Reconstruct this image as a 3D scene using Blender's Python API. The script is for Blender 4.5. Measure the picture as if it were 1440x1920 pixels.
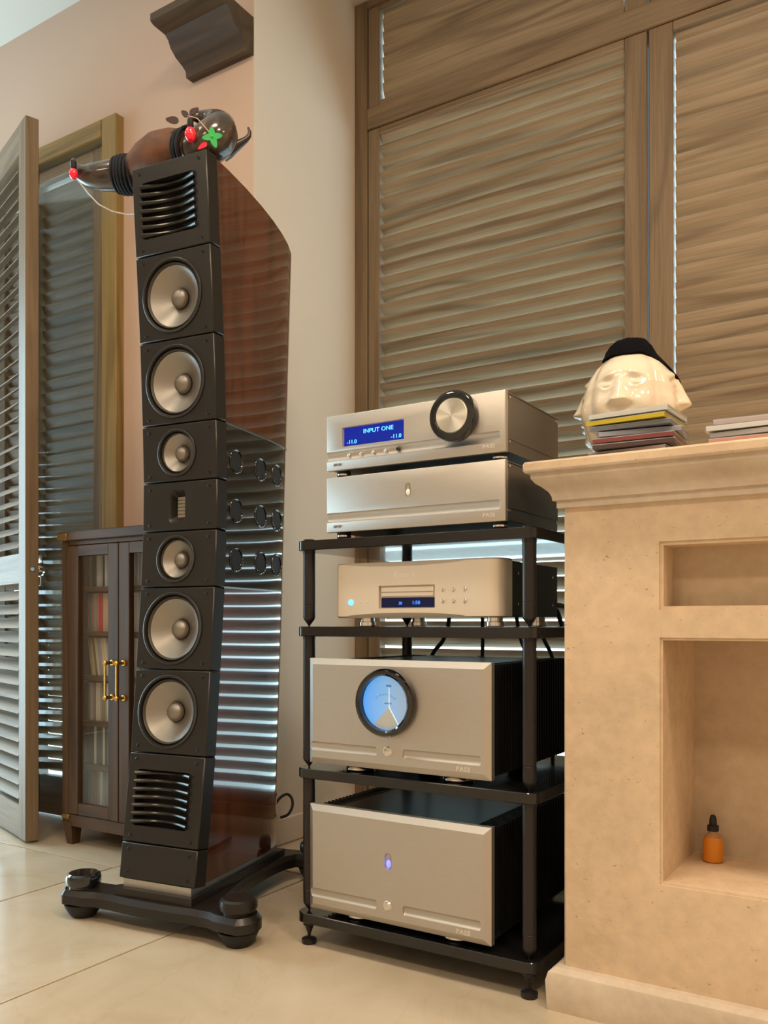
import bpy, bmesh, math, random
from mathutils import Matrix, Vector, Euler
R = math.radians
random.seed(7)
for o in list(bpy.data.objects): bpy.data.objects.remove(o)
scn = bpy.context.scene
C = scn.collection

# ------------------------------------------------------------------ camera
YAW, FPX, EYE, HOR = R(32.3), 1627.0, 0.71, 1168.0
cd = bpy.data.cameras.new('camera'); cam = bpy.data.objects.new('camera', cd); C.objects.link(cam)
cam.location = (0, 0, EYE); cam.rotation_euler = (R(90), 0, YAW)
cd.sensor_fit = 'HORIZONTAL'; cd.sensor_width = 36; cd.lens = FPX / 1440 * 36
cd.shift_y = (HOR - 960) / 1440
cd.clip_start = .02
scn.camera = cam
# ------------------------------------------------------------------ world, lamps, exposure
w = bpy.data.worlds.new('sky'); scn.world = w; w.use_nodes = True
bg = w.node_tree.nodes['Background']; bg.inputs[0].default_value = (.62, .88, 1, 1); bg.inputs[1].default_value = 7.5
scn.view_settings.view_transform = 'Standard'; scn.view_settings.look = 'None'
scn.view_settings.gamma = 1; scn.view_settings.use_curve_mapping = False
scn.view_settings.exposure = -0.08
def area(name, loc, rot, sx, sy, power, col, spread=180):
    l = bpy.data.lights.new(name, 'AREA'); l.shape = 'RECTANGLE'; l.size = sx; l.size_y = sy
    l.energy = power; l.color = col; l.spread = R(spread)
    o = bpy.data.objects.new(name, l); C.objects.link(o); o.location = loc; o.rotation_euler = rot
    return o
WARM = (1, .79, .57)
for i, (x, y, p) in enumerate([(.55, .75, 33), (-.75, .85, 19), (-2.0, .75, 6), (-3.3, .4, 2), (1.6, 1.6, 20),  # unseen ceiling lamps for ambient; far-right one added to brighten the return wall
                               (.6, -.9, 22), (-.9, -1.0, 20), (-2.4, -1.0, 10)]):
    area('unseen_ceiling_lamp', (x, y, 2.935), (0, 0, 0), .35, .35, p, WARM)
# added cool lamp reinforcing daylight through the tall opening of the left wall
area('added_daylight_lamp', (-4.66, 1.21, 1.2), (0, R(-90), 0), 2.35, 1.25, 48, (.46, .79, 1))
scn.cycles.max_bounces = 8; scn.cycles.diffuse_bounces = 4; scn.cycles.glossy_bounces = 4; scn.cycles.transmission_bounces = 6
scn.cycles.caustics_reflective = False; scn.cycles.caustics_refractive = False
# ------------------------------------------------------------------ helpers
def at(px, py, D):
    """world point of photo pixel at forward distance D"""
    u = (px - 720) / FPX; v = (HOR - py) / FPX; s, c = math.sin(YAW), math.cos(YAW)
    return Vector((D * (-s + u * c), D * (c + u * s), EYE + v * D))

class MB:
    def __init__(s): s.v = []; s.f = []; s.m = []
    def add(s, vs, fs, m=0):
        n = len(s.v); s.v += [tuple(p) for p in vs]
        for f in fs: s.f.append([i + n for i in f]); s.m.append(m)
        return s
    def box(s, x0, x1, y0, y1, z0, z1, b=0, m=0):
        if b <= 0:
            vs = [(x, y, z) for x in (x0, x1) for y in (y0, y1) for z in (z0, z1)]
            return s.add(vs, [(0,1,3,2),(4,6,7,5),(0,4,5,1),(2,3,7,6),(0,2,6,4),(1,5,7,3)], m)
        b = min(b, (x1-x0)*.49, (y1-y0)*.49, (z1-z0)*.49)
        vs = []; idx = {}
        for i, x in enumerate((x0, x1)):
            for j, y in enumerate((y0, y1)):
                for k, z in enumerate((z0, z1)):
                    dx = b if i == 0 else -b; dy = b if j == 0 else -b; dz = b if k == 0 else -b
                    idx[i,j,k] = len(vs)
                    vs += [(x, y+dy, z+dz), (x+dx, y, z+dz), (x+dx, y+dy, z)]
        F = []
        for i in (0,1):
            F.append([idx[i,0,0], idx[i,1,0], idx[i,1,1], idx[i,0,1]])
            F.append([idx[0,i,0]+1, idx[1,i,0]+1, idx[1,i,1]+1, idx[0,i,1]+1])
            F.append([idx[0,0,i]+2, idx[1,0,i]+2, idx[1,1,i]+2, idx[0,1,i]+2])
        for i in (0,1):
            for j in (0,1):
                F.append([idx[i,j,0], idx[i,j,1], idx[i,j,1]+1, idx[i,j,0]+1])
                F.append([idx[i,0,j], idx[i,1,j], idx[i,1,j]+2, idx[i,0,j]+2])
                F.append([idx[0,i,j]+1, idx[1,i,j]+1, idx[1,i,j]+2, idx[0,i,j]+2])
        for q in idx.values(): F.append([q, q+1, q+2])
        return s.add(vs, F, m)
    def prism(s, poly, a0, a1, axis='z', m=0):
        def P(p, a):
            return (p[0], p[1], a) if axis == 'z' else (p[0], a, p[1]) if axis == 'y' else (a, p[0], p[1])
        n = len(poly)
        vs = [P(p, a0) for p in poly] + [P(p, a1) for p in poly]
        return s.add(vs, [list(range(n)), list(range(2*n-1, n-1, -1))] + [[i, (i+1) % n, n+(i+1) % n, n+i] for i in range(n)], m)
    def loft(s, rings, cap0=True, cap1=True, m=0, closed=True):
        n = len(rings[0]); vs = [p for r in rings for p in r]; F = []
        for k in range(len(rings)-1):
            for i in range(n if closed else n-1):
                F.append([k*n+i, k*n+(i+1) % n, (k+1)*n+(i+1) % n, (k+1)*n+i])
        if cap0: F.append(list(range(n-1, -1, -1)))
        if cap1: F.append([(len(rings)-1)*n+i for i in range(n)])
        return s.add(vs, F, m)
    def lathe(s, prof, n=32, o=(0,0,0), axis='z', m=0, cap0=True, cap1=True):
        """prof: (radius, height) pairs; axis 'z' up, 'y' = heights towards -y (out of a front)"""
        rings = []
        for r, h in prof:
            ring = []
            for i in range(n):
                t = 2*math.pi*i/n; a, b = r*math.cos(t), r*math.sin(t)
                p = (a, b, h) if axis == 'z' else (a, -h, b) if axis == 'y' else (h, a, b)
                ring.append((p[0]+o[0], p[1]+o[1], p[2]+o[2]))
            rings.append(ring)
        return s.loft(rings, cap0, cap1, m)
    def tube(s, pts, rad, n=12, m=0, cap=True):
        pts = [Vector(p) for p in pts]; k = len(pts)
        if not hasattr(rad, '__len__'): rad = [rad]*k
        rings = []; up = None
        for i in range(k):
            t = (pts[min(i+1, k-1)] - pts[max(i-1, 0)]).normalized()
            if up is None: up = t.orthogonal().normalized()
            up = (up - t*up.dot(t)).normalized(); sd = t.cross(up)
            rings.append([tuple(pts[i] + (up*math.cos(2*math.pi*j/n) + sd*math.sin(2*math.pi*j/n))*rad[i]) for j in range(n)])
        return s.loft(rings, cap, cap, m)
    def cord(s, pts, r, n=8, k=6, m=0):
        p = [Vector(q) for q in pts]; p = [p[0]*2-p[1]] + p + [p[-1]*2-p[-2]]; out = []
        for i in range(1, len(p)-2):
            for j in range(k):
                t = j/k; a, b, c, d = p[i-1:i+3]
                out.append(.5*((2*b) + (c-a)*t + (2*a-5*b+4*c-d)*t*t + (3*b-a-3*c+d)*t**3))
        out.append(p[-2]); return s.tube(out, r, n, m)
    def sphere(s, c, r, nu=16, nv=10, sc=(1,1,1), m=0):
        rings = []
        for j in range(1, nv):
            t = math.pi*j/nv
            rings.append([(c[0]+sc[0]*r*math.sin(t)*math.cos(2*math.pi*i/nu), c[1]+sc[1]*r*math.sin(t)*math.sin(2*math.pi*i/nu), c[2]-sc[2]*r*math.cos(t)) for i in range(nu)])
        return s.loft(rings, True, True, m)
    def xf(s, M):
        s.v = [tuple(M @ Vector(p)) for p in s.v]; return s
    def mesh(s, name, mats, angle=38, smooth=True):
        me = bpy.data.meshes.new(name); me.from_pydata(s.v, [], s.f)
        for mt in (mats if isinstance(mats, (list, tuple)) else [mats]): me.materials.append(mt)
        me.polygons.foreach_set('material_index', s.m)
        finish(me, angle, smooth)
        return me
    def build(s, name, mats, parent=None, loc=None, rot=None, angle=38, smooth=True):
        return link(name, s.mesh(name, mats, angle, smooth), parent, loc, rot)

def finish(me, angle=38, smooth=True):
    bm = bmesh.new(); bm.from_mesh(me); bmesh.ops.recalc_face_normals(bm, faces=bm.faces); bm.to_mesh(me); bm.free()
    me.polygons.foreach_set('use_smooth', [smooth]*len(me.polygons))
    if smooth: me.set_sharp_from_angle(angle=R(angle))
    me.update()
def link(name, data, parent=None, loc=None, rot=None):
    o = bpy.data.objects.new(name, data); C.objects.link(o)
    if parent is not None: o.parent = parent
    if loc is not None: o.location = loc
    if rot is not None: o.rotation_euler = rot
    return o
def tag(o, label=None, cat=None, group=None, kind=None):
    if label: o['label'] = label
    if cat: o['category'] = cat
    if group: o['group'] = group
    if kind: o['kind'] = kind
    return o
def thing(name, label, cat, loc=(0,0,0), rz=0, group=None):
    return tag(link(name, None, None, loc, (0,0,rz)), label, cat, group)
def cut(mb, cutters, name, mats, angle=38):
    """boolean difference; returns a mesh"""
    a = bpy.data.objects.new('tmp_a', mb.mesh('tmp', mats, smooth=False)); C.objects.link(a)
    tmp = [a]
    for c in cutters:
        b = bpy.data.objects.new('tmp_b', c.mesh('tmp', mats, smooth=False)); C.objects.link(b); tmp.append(b)
        md = a.modifiers.new('b', 'BOOLEAN'); md.operation = 'DIFFERENCE'; md.object = b; md.solver = 'EXACT'
    dg = bpy.context.evaluated_depsgraph_get(); dg.update()
    me = bpy.data.meshes.new_from_object(a.evaluated_get(dg)); me.name = name
    for t in tmp: bpy.data.objects.remove(t)
    finish(me, angle)
    return me
def text(s, size, name, mt, parent, loc, ext=.0004, align='CENTER', rot=(R(90), 0, 0), shear=0, sx=1):
    cu = bpy.data.curves.new('t', 'FONT'); cu.body = s; cu.size = size; cu.align_x = align; cu.align_y = 'CENTER'
    cu.extrude = ext; cu.resolution_u = 3; cu.shear = shear
    t = bpy.data.objects.new('t', cu); C.objects.link(t)
    dg = bpy.context.evaluated_depsgraph_get(); dg.update()
    me = bpy.data.meshes.new_from_object(t.evaluated_get(dg)); bpy.data.objects.remove(t)
    me.materials.clear(); me.materials.append(mt)
    o = link(name, me, parent, loc, rot); o.scale = (sx, 1, 1)
    return o

# ------------------------------------------------------------------ materials
def mat(name, col=(.8,.8,.8), rough=.5, metal=0, coat=0, emit=None, es=1, spec=.5, trans=0, ior=1.45, aniso=0):
    m = bpy.data.materials.new(name); m.use_nodes = True
    b = m.node_tree.nodes['Principled BSDF']
    b.inputs['Base Color'].default_value = (*col, 1); b.inputs['Roughness'].default_value = rough
    b.inputs['Metallic'].default_value = metal; b.inputs['Coat Weight'].default_value = coat
    b.inputs['Coat Roughness'].default_value = .03
    b.inputs['Specular IOR Level'].default_value = spec; b.inputs['IOR'].default_value = ior
    b.inputs['Transmission Weight'].default_value = trans; b.inputs['Anisotropic'].default_value = aniso
    if emit: b.inputs['Emission Color'].default_value = (*emit, 1); b.inputs['Emission Strength'].default_value = es
    return m
def nd(m, t, **k):
    n = m.node_tree.nodes.new(t)
    for a, v in k.items(): setattr(n, a, v)
    return n
def ln(m, a, b): m.node_tree.links.new(a, b)
def ramp(m, fac, stops):
    r = nd(m, 'ShaderNodeValToRGB'); e = r.color_ramp.elements
    while len(e) < len(stops): e.new(.5)
    for i, (p, c) in enumerate(stops): e[i].position = p; e[i].color = (*c, 1)
    ln(m, fac, r.inputs[0]); return r.outputs[0]
def coords(m, scale=(1,1,1), jitter=True):
    tc = nd(m, 'ShaderNodeTexCoord'); mp = nd(m, 'ShaderNodeMapping'); mp.inputs['Scale'].default_value = scale
    if jitter:
        oi = nd(m, 'ShaderNodeObjectInfo'); mu = nd(m, 'ShaderNodeVectorMath', operation='SCALE')
        cb = nd(m, 'ShaderNodeCombineXYZ')
        for i in range(3): ln(m, oi.outputs['Random'], cb.inputs[i])
        ln(m, cb.outputs[0], mu.inputs[0]); mu.inputs['Scale'].default_value = 37
        ad = nd(m, 'ShaderNodeVectorMath', operation='ADD'); ln(m, tc.outputs['Object'], ad.inputs[0]); ln(m, mu.outputs[0], ad.inputs[1])
        ln(m, ad.outputs[0], mp.inputs[0])
    else: ln(m, tc.outputs['Object'], mp.inputs[0])
    return mp.outputs[0]
def noise(m, vec, scale, detail=4, rough=.55, dist=0):
    n = nd(m, 'ShaderNodeTexNoise'); n.inputs['Scale'].default_value = scale; n.inputs['Detail'].default_value = detail
    n.inputs['Roughness'].default_value = rough; n.inputs['Distortion'].default_value = dist; ln(m, vec, n.inputs['Vector']); return n.outputs['Fac']
def mixc(m, fac, a, b, mode='MIX'):
    x = nd(m, 'ShaderNodeMix', data_type='RGBA', blend_type=mode)
    for v, i in ((fac, 0), (a, 6), (b, 7)):
        if hasattr(v, 'is_output'): ln(m, v, x.inputs[i])
        else: x.inputs[i].default_value = v if i == 0 else (*v, 1)
    return x.outputs[2]
def bump(m, h, strength=.2, dist=.002):
    b = nd(m, 'ShaderNodeBump'); b.inputs['Strength'].default_value = strength; b.inputs['Distance'].default_value = dist
    ln(m, h, b.inputs['Height']); ln(m, b.outputs[0], m.node_tree.nodes['Principled BSDF'].inputs['Normal'])
def base(m, c): ln(m, c, m.node_tree.nodes['Principled BSDF'].inputs['Base Color'])
def wood(name, c_dark, c_mid, c_light, grain='x', rough=.5, coat=0, rings=7, fine=1.0, spec=.4):
    m = mat(name, c_mid, rough, coat=coat, spec=spec)
    st = {'x': (.07, 1, 1), 'y': (1, .07, 1), 'z': (1, 1, .07)}[grain]
    v = coords(m, st)
    big = noise(m, v, rings, 2, .5, .25)
    mul = nd(m, 'ShaderNodeMath', operation='MULTIPLY'); ln(m, big, mul.inputs[0]); mul.inputs[1].default_value = 34
    sn = nd(m, 'ShaderNodeMath', operation='SINE'); ln(m, mul.outputs[0], sn.inputs[0])
    soft = noise(m, v, rings*.6, 3, .5)
    c1 = mixc(m, .5, ramp(m, sn.outputs[0], [(.0, c_light), (.65, c_mid), (1, c_dark)]), ramp(m, soft, [(.3, c_mid), (.7, c_light)]))
    st2 = {'x': (.03, 1, 1), 'y': (1, .03, 1), 'z': (1, 1, .03)}[grain]
    fi = noise(m, coords(m, st2), 170*fine, 3, .6)
    c2 = ramp(m, fi, [(.35, (.72,.72,.72)), (.6, (1,1,1))])
    base(m, mixc(m, .75, c1, c2, 'MULTIPLY'))
    bump(m, fi, .15, .001)
    return m

oak = wood('grey_oak', (.14,.094,.055), (.225,.156,.094), (.28,.20,.125), 'x')
slat_m = wood('weathered_oak_slat', (.14,.098,.060), (.30,.22,.14), (.40,.305,.205), 'x')
oak_z = wood('grey_oak_upright', (.14,.092,.052), (.205,.14,.081), (.25,.175,.105), 'z')
lit_oak_z = wood('warm_lit_oak_upright', (.15,.09,.026), (.26,.165,.05), (.34,.225,.08), 'z')  # warm lamplight on the door frame, put into the wood colour
lit_oak_x = wood('warm_lit_oak_level', (.15,.09,.026), (.26,.165,.05), (.34,.225,.08), 'x')
walnut_z = wood('walnut_upright', (.030,.015,.007), (.068,.036,.018), (.098,.053,.027), 'z', .42)
walnut_x = wood('walnut_level', (.030,.015,.007), (.068,.036,.018), (.098,.053,.027), 'x', .42)
corbel_m = wood('dark_corbel_wood', (.045,.026,.014), (.075,.047,.027), (.10,.062,.036), 'x', .45)
veneer = wood('burr_veneer', (.028,.006,.003), (.078,.018,.007), (.115,.029,.011), 'z', .12, coat=1, rings=9, spec=.3)
veneer.node_tree.nodes['Principled BSDF'].inputs['Coat IOR'].default_value = 1.75
def plaster(name, col):
    m = mat(name, col, .85, spec=.25); n = noise(m, coords(m, jitter=False), 60, 5); bump(m, n, .06, .002)
    base(m, mixc(m, noise(m, coords(m, jitter=False), 1.3, 3), tuple(c*.95 for c in col), tuple(min(1, c*1.04) for c in col)))
    return m
pink = plaster('pink_plaster', (.62,.445,.345))
cream = plaster('cream_plaster', (.67,.57,.465))
white_p = plaster('white_plaster', (.72,.70,.64))
def stone(name, col, pit=True):
    m = mat(name, col, .62, spec=.35); v = coords(m, jitter=False)
    a = noise(m, v, 4, 6, .65, .8); b = noise(m, v, 40, 4, .6)
    c = ramp(m, a, [(.28, tuple(x*.76 for x in col)), (.5, col), (.70, tuple(min(1, x*y) for x, y in zip(col, (1.13,1.17,1.24))))])
    c = mixc(m, .35, c, ramp(m, b, [(.3, tuple(x*.75 for x in col)), (.65, tuple(min(1, x*1.12) for x in col))]))
    if pit:
        p = ramp(m, noise(m, coords(m, (1,1,1.7), False), 105, 2, .5, .6), [(.70, (1,1,1)), (.76, (.55,.40,.28))])
        c = mixc(m, .8, c, p, 'MULTIPLY')
    base(m, c); bump(m, b, .25, .002)
    return m
travertine = stone('beige_travertine', (.70,.53,.36))
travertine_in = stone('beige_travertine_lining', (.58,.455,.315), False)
rough_stone = stone('pale_carved_stone', (.63,.52,.40), False)
floor_m = mat('cream_marble_tile', (.62,.54,.42), .22, spec=.5)
_v = coords(floor_m, jitter=True)
_c = ramp(floor_m, noise(floor_m, _v, 2.2, 6, .6, 1.2), [(.3, (.50,.41,.285)), (.55, (.60,.50,.37)), (.75, (.66,.57,.445))])
_ve = ramp(floor_m, noise(floor_m, coords(floor_m, (1,.5,1)), 1.6, 5, .55, 2.2), [(.488, (1,1,1)), (.5, (.94,.90,.84)), (.512, (1,1,1))])
base(floor_m, mixc(floor_m, .5, _c, _ve, 'MULTIPLY'))
grout = mat('dark_grout', (.025,.018,.014), .95)
terrace_m = mat('pale_terrace_stone', (.62,.66,.64), .8)
black = mat('black_satin_metal', (.012,.012,.013), .35, spec=.5)
black_gloss = mat('black_gloss', (.006,.007,.009), .06, coat=1)
shelf_black = mat('black_lacquer_shelf', (.010,.009,.009), .16, coat=.4)
shelf_edge = mat('dark_brown_post_metal', (.026,.022,.022), .34, metal=.25)
fin_black = mat('black_anodised_fins', (.010,.011,.012), .42, metal=.3)
dark_metal = mat('graphite_anodised_baffle', (.046,.043,.040), .36, metal=.65)
blade_m = mat('gloss_graphite_blade', (.040,.038,.035), .20, metal=.5)
base_m = mat('espresso_speaker_base', (.018,.014,.012), .32, spec=.5)
rubber = mat('black_rubber', (.012,.012,.012), .6)
def brushed(name, col, rough, axis=(1,60,60), k=.12):
    m = mat(name, col, rough, metal=1)
    n = noise(m, coords(m, axis, False), 30, 3)
    base(m, mixc(m, n, tuple(c*(1-k) for c in col), tuple(min(1, c*(1+k)) for c in col)))
    bump(m, n, .03, .001)
    return m
silver = brushed('brushed_aluminium', (.60,.565,.52), .48)
silver_dk = brushed('dark_grey_aluminium', (.25,.235,.215), .46)
champagne = mat('champagne_aluminium', (.84,.755,.64), .40, metal=.35)
chrome = mat('polished_steel', (.82,.80,.77), .14, metal=1)
spun = mat('spun_steel', (.85,.80,.70), .36, metal=1, aniso=.85)
_t = nd(spun, 'ShaderNodeTangent', direction_type='RADIAL', axis='Y'); ln(spun, _t.outputs[0], spun.node_tree.nodes['Principled BSDF'].inputs['Tangent'])
cone_m = mat('ceramic_cone', (.33,.305,.275), .40, metal=.85)
surr_m = mat('grey_surround', (.085,.078,.068), .42, metal=.3)
cap_m = mat('dust_cap_grey', (.30,.275,.245), .42, metal=.8)
ribbon_m = mat('ribbon_foil', (.42,.38,.33), .4, metal=.6)
brass = mat('polished_brass', (.85,.53,.14), .2, metal=1)
old_brass = mat('aged_brass', (.32,.21,.08), .4, metal=1)
ceramic = mat('cream_glazed_ceramic', (.82,.72,.57), .12, coat=.8)
hair_m = mat('black_bristle', (.004,.004,.006), .9, spec=.1)
disp_blue = mat('blue_display', (.0,.01,.08), .1, emit=(.002,.02,.55), es=.55)
disp_dark = mat('dark_display', (.0,.003,.02), .1, emit=(.0,.006,.08), es=.3)
disp_text = mat('cyan_display_text', (.1,.5,.9), .3, emit=(.10,.55,1), es=1.6)
disp_text2 = mat('blue_display_text', (.05,.2,.9), .3, emit=(.03,.16,1), es=2.0)
led_blue = mat('blue_led', (.1,.4,1), .3, emit=(.08,.35,1), es=3)
print_lt = mat('pale_engraving', (.78,.74,.68), .5)
print_dk = mat('grey_engraving', (.28,.25,.21), .5)
dial_m = mat('lit_dial_face', (.16,.20,.24), .35)
_tc = nd(dial_m, 'ShaderNodeTexCoord'); _sx = nd(dial_m, 'ShaderNodeSeparateXYZ'); ln(dial_m, _tc.outputs['Generated'], _sx.inputs[0])
_e = ramp(dial_m, _sx.outputs[0], [(.05, (.02,.36,1)), (.5, (.17,.45,.80)), (.95, (.30,.40,.52))])
_b = dial_m.node_tree.nodes['Principled BSDF']; ln(dial_m, _e, _b.inputs['Emission Color']); _b.inputs['Emission Strength'].default_value = .85
needle_m = mat('white_needle', (.9,.92,.95), .4, emit=(.8,.95,1), es=.5)
def thin_glass(name, tint=(1,1,1), rough=.0, refl=1.0):
    m = bpy.data.materials.new(name); m.use_nodes = True; nt = m.node_tree; nt.nodes.clear()
    out = nt.nodes.new('ShaderNodeOutputMaterial'); mx = nt.nodes.new('ShaderNodeMixShader')
    tr = nt.nodes.new('ShaderNodeBsdfTransparent'); tr.inputs[0].default_value = (*tint, 1)
    gl = nt.nodes.new('ShaderNodeBsdfGlossy'); gl.inputs['Roughness'].default_value = rough
    fr = nt.nodes.new('ShaderNodeFresnel'); fr.inputs[0].default_value = 1.5
    mu = nt.nodes.new('ShaderNodeMath'); mu.operation = 'MULTIPLY'; mu.inputs[1].default_value = refl
    ge = nt.nodes.new('ShaderNodeNewGeometry'); mi_ = nt.nodes.new('ShaderNodeMapRange')      # same index from either face
    mi_.inputs['To Min'].default_value = 1.5; mi_.inputs['To Max'].default_value = 1/1.5
    nt.links.new(ge.outputs['Backfacing'], mi_.inputs['Value']); nt.links.new(mi_.outputs[0], fr.inputs[0])
    nt.links.new(fr.outputs[0], mu.inputs[0]); nt.links.new(mu.outputs[0], mx.inputs[0])
    nt.links.new(tr.outputs[0], mx.inputs[1]); nt.links.new(gl.outputs[0], mx.inputs[2]); nt.links.new(mx.outputs[0], out.inputs[0])
    return m
pane = thin_glass('clear_pane')
pane_tint = thin_glass('smoky_door_pane', (.93,.96,.97), .0, .7)
case_clear = thin_glass('clear_case_plastic', (.9,.93,.95), .05, 1.0)

# ------------------------------------------------------------------ setting
YD, YW, XR, ZC = 2.05, 2.61, -1.77, 2.945          # door wall, window wall, return wall, ceiling
def struct(o): o['kind'] = 'structure'; return o
fl = struct(MB().box(-4.6, 2.4, -2.6, 2.66, -.06, -.014).build('floor', grout))
def tiles(xs, ys):
    for i in range(len(xs)-1):
        for j in range(len(ys)-1):
            g = .0030
            MB().box(xs[i]+g, xs[i+1]-g, ys[j]+g, ys[j+1]-g, -.02, 0, .0012).build('tile', floor_m, fl)
tiles([-4.6, -3.21, -2.01], [-2.6, -1.89, -.69, .51, 1.71, 2.21])
tiles([-2.01, -1.47], [-2.6, -1.65, -.45, .75, 1.95, 2.66])
tiles([-1.47, -.27, .93, 2.4], [-2.6, -1.5, -.3, .9, 2.10, 2.66])
struct(MB().box(-4.75, 2.55, -2.75, 2.76, ZC, ZC+.1).build('ceiling', white_p))
DX0, DX1, DZ = -3.42, -2.358, 2.456               # opening of the door wall, outside the frame
wb = struct(link('wall_back', None))
for a in [(-4.6, DX0, 0, ZC), (DX1, XR-.003, 0, ZC), (DX0, DX1, DZ, ZC)]:
    MB().box(a[0], a[1], YD, YD+.15, a[2], a[3]).build('wall_panel', pink, wb)
struct(MB().box(XR-.0025, XR, YD, YD+.15, 0, ZC).box(XR-.15, XR, YD+.15, YW+.15, 0, ZC).build('wall_return', cream))
struct(MB().box(.36, 2.4, YW, YW+.15, 0, ZC).build('wall_window', cream))
struct(MB().box(2.4, 2.55, -2.6, YW+.15, 0, ZC).build('wall_right', cream))
struct(MB().box(-4.6, 2.4, -2.75, -2.6, 0, ZC).build('wall_front', cream))
wl = struct(link('wall_left', None))
for a in [(-2.6, .57, 0, ZC), (1.85, YD+.15, 0, ZC), (.57, 1.85, 2.4, ZC)]:
    MB().box(-4.75, -4.6, a[0], a[1], a[2], a[3]).build('wall_panel', cream, wl)
struct(MB().box(XR-.0005, XR+.014, YD+.0, YW, 0, .085, .004).build('baseboard_return', cream))
struct(MB().box(DX1, XR+.014, YD-.014, YD, 0, .085, .004).build('baseboard_back', cream))
struct(MB().box(-9, 8, YW+.15, 12, -.12, -.05).build('terrace_ground', terrace_m))

# louvre slat shared by all panels: lens shaped section, long axis x, unit length
def slat_mesh(length, wdt, th, m, name='slat'):
    pr = []
    n = 7
    for i in range(n): t = i/(n-1); pr.append((-wdt/2 + wdt*t, th/2*(math.sin(math.pi*t)**.55 if 0 < t < 1 else 0.12)))
    for i in range(n): t = 1 - i/(n-1); pr.append((-wdt/2 + wdt*t, -th/2*(math.sin(math.pi*t)**.55 if 0 < t < 1 else 0.12)))
    return MB().prism(pr, -length/2, length/2, 'x').mesh(name, m)
def louvres(parent, x0, x1, y, z0, z1, pitch, tilt, m, wdt=.06, th=.0085, gap=.001):
    me = slat_mesh(x1-x0-2*gap, wdt, th, m)
    n = int(round((z1-z0)/pitch)); p = (z1-z0)/n
    for i in range(n):
        # inner (room-side, -y) edge high, outer edge low
        link('slat', me, parent, ((x0+x1)/2, y, z0+p*(i+.5)), (-R(tilt) + random.uniform(-.012,.012), 0, 0))
# ---- windows with louvred shutters
win = struct(link('window_1', None, None, (0, 0, 0)))
f = MB()
f.box(XR, -1.717, YW-.01, YW+.08, 0, ZC, .003)
f.box(.28, .36, YW-.01, YW+.08, 0, ZC, .003)
f.build('frame_upright', oak_z, win)
MB().box(-1.717, .28, YW-.01, YW+.08, 2.478, 2.555, .003).build('transom', oak, win)
MB().box(-1.717, .28, YW-.01, YW+.08, ZC-.03, ZC, .003).build('head_rail', oak, win)
MB().box(-1.717, .28, YW-.02, YW+.09, 0, .045, .003).build('sill', oak, win)
def shutter(x0, x1, z0, z1, sl, sr, rb, rt, tilt, gap=.001, gr=None):
    lf = MB()
    lf.box(x0+.0015, x0+sl, YW-.004, YW+.04, z0, z1, .003).box(x1-sr, x1-.0015, YW-.004, YW+.04, z0, z1, .003)
    o = lf.build('shutter_leaf', oak_z, win)
    MB().box(x0+sl, x1-sr, YW-.003, YW+.04, z0, z0+rb, .002).build('rail', oak, o)
    MB().box(x0+sl, x1-sr, YW-.003, YW+.04, z1-rt, z1, .002).build('rail', oak, o)
    louvres(o, x0+sl, x1-sr, YW+.018, z0+rb+.012, z1-rt+.012, .047, tilt, slat_m, gap=gap)
shutter(-1.717, -.7185, .045, 2.478, .05, .070, .05, .029, 42, .0025)
shutter(-.7165, .28, .045, 2.478, .072, .07, .05, .029, 72, .0045)
shutter(-1.717, -.7185, 2.555, ZC-.03, .05, .07, .02, .02, 70, .007)
shutter(-.7165, .28, 2.555, ZC-.03, .072, .07, .02, .02, 70, .004)
# ---- door in the back wall
dr = struct(link('door_1', None, None, (0, 0, 0)))
FW = .074
MB().box(DX1-FW, DX1, YD-.035, YD+.12, 0, DZ, .004).build('door_frame', lit_oak_z, dr)
MB().box(DX0, DX0+FW, YD-.035, YD+.12, 0, DZ, .004).build('door_frame', lit_oak_z, dr)
MB().box(DX0+FW, DX1-FW, YD-.035, YD+.12, DZ-.065, DZ, .004).build('door_frame', lit_oak_x, dr)
def leaf(wd, ht, parent, loc, rz, slat_tilt, glass, st=.075):
    """louvred door leaf: local x from 0 (hinge side) to wd, front at -y"""
    m = MB(); t = .042
    m.box(0, st, 0, t, 0, ht, .002).box(wd-st, wd, 0, t, 0, ht, .002)
    o = m.build('door_leaf', oak_z, parent, loc, (0, 0, rz))
    rails = [(0, .11), (.83, .93), (ht-.10, ht)] if not glass else [(0, .14), (ht-.06, ht)]
    for a, b in rails: MB().box(st, wd-st, .001, t-.001, a, b, .002).build('rail', oak, o)
    for k in range(len(rails)-1):
        louvres(o, st, wd-st, t/2 + (.008 if glass else 0), rails[k][1]+.012, rails[k+1][0]-.012, .047, slat_tilt, oak, gap=.0015, wdt=.058)
    if glass: MB().box(st-.01, wd-st+.01, -.012, -.007, .1, ht-.05).build('pane', pane_tint, o)
    return o
HT = DZ-.065-.012
l1 = leaf(.452, HT, dr, (DX1-FW-.455, YD-.005, .006), 0, 59, True)
for z in (1.87, 2.14, 1.135, .4):
    MB().lathe([(.006, -.055), (.006, .055)], 10, (.452+.002, -.012, z)).build('hinge', chrome, l1)
h = MB(); h.lathe([(.026, 0), (.026, .008), (.02, .01)], 20, (.10, -.012, .90), 'y'); h.lathe([(.009, .008), (.009, .05)], 12, (.10, -.012, .90), 'y')
h.tube([(.10, -.058, .90), (.08, -.062, .90), (.04, -.06, .902), (-.01, -.058, .90)], [.010,.009,.0085,.007], 10)
h.box(.092, .108, -.018, -.0125, .84, .955, .003)
h.build('lever_handle', chrome, l1)
leaf(.17, HT, dr, (DX1-FW-.455-.173, YD-.005, .006), 0, 66, False, .04)  # added narrow leaf, sized to block bright sky behind the ajar shutter
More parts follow.
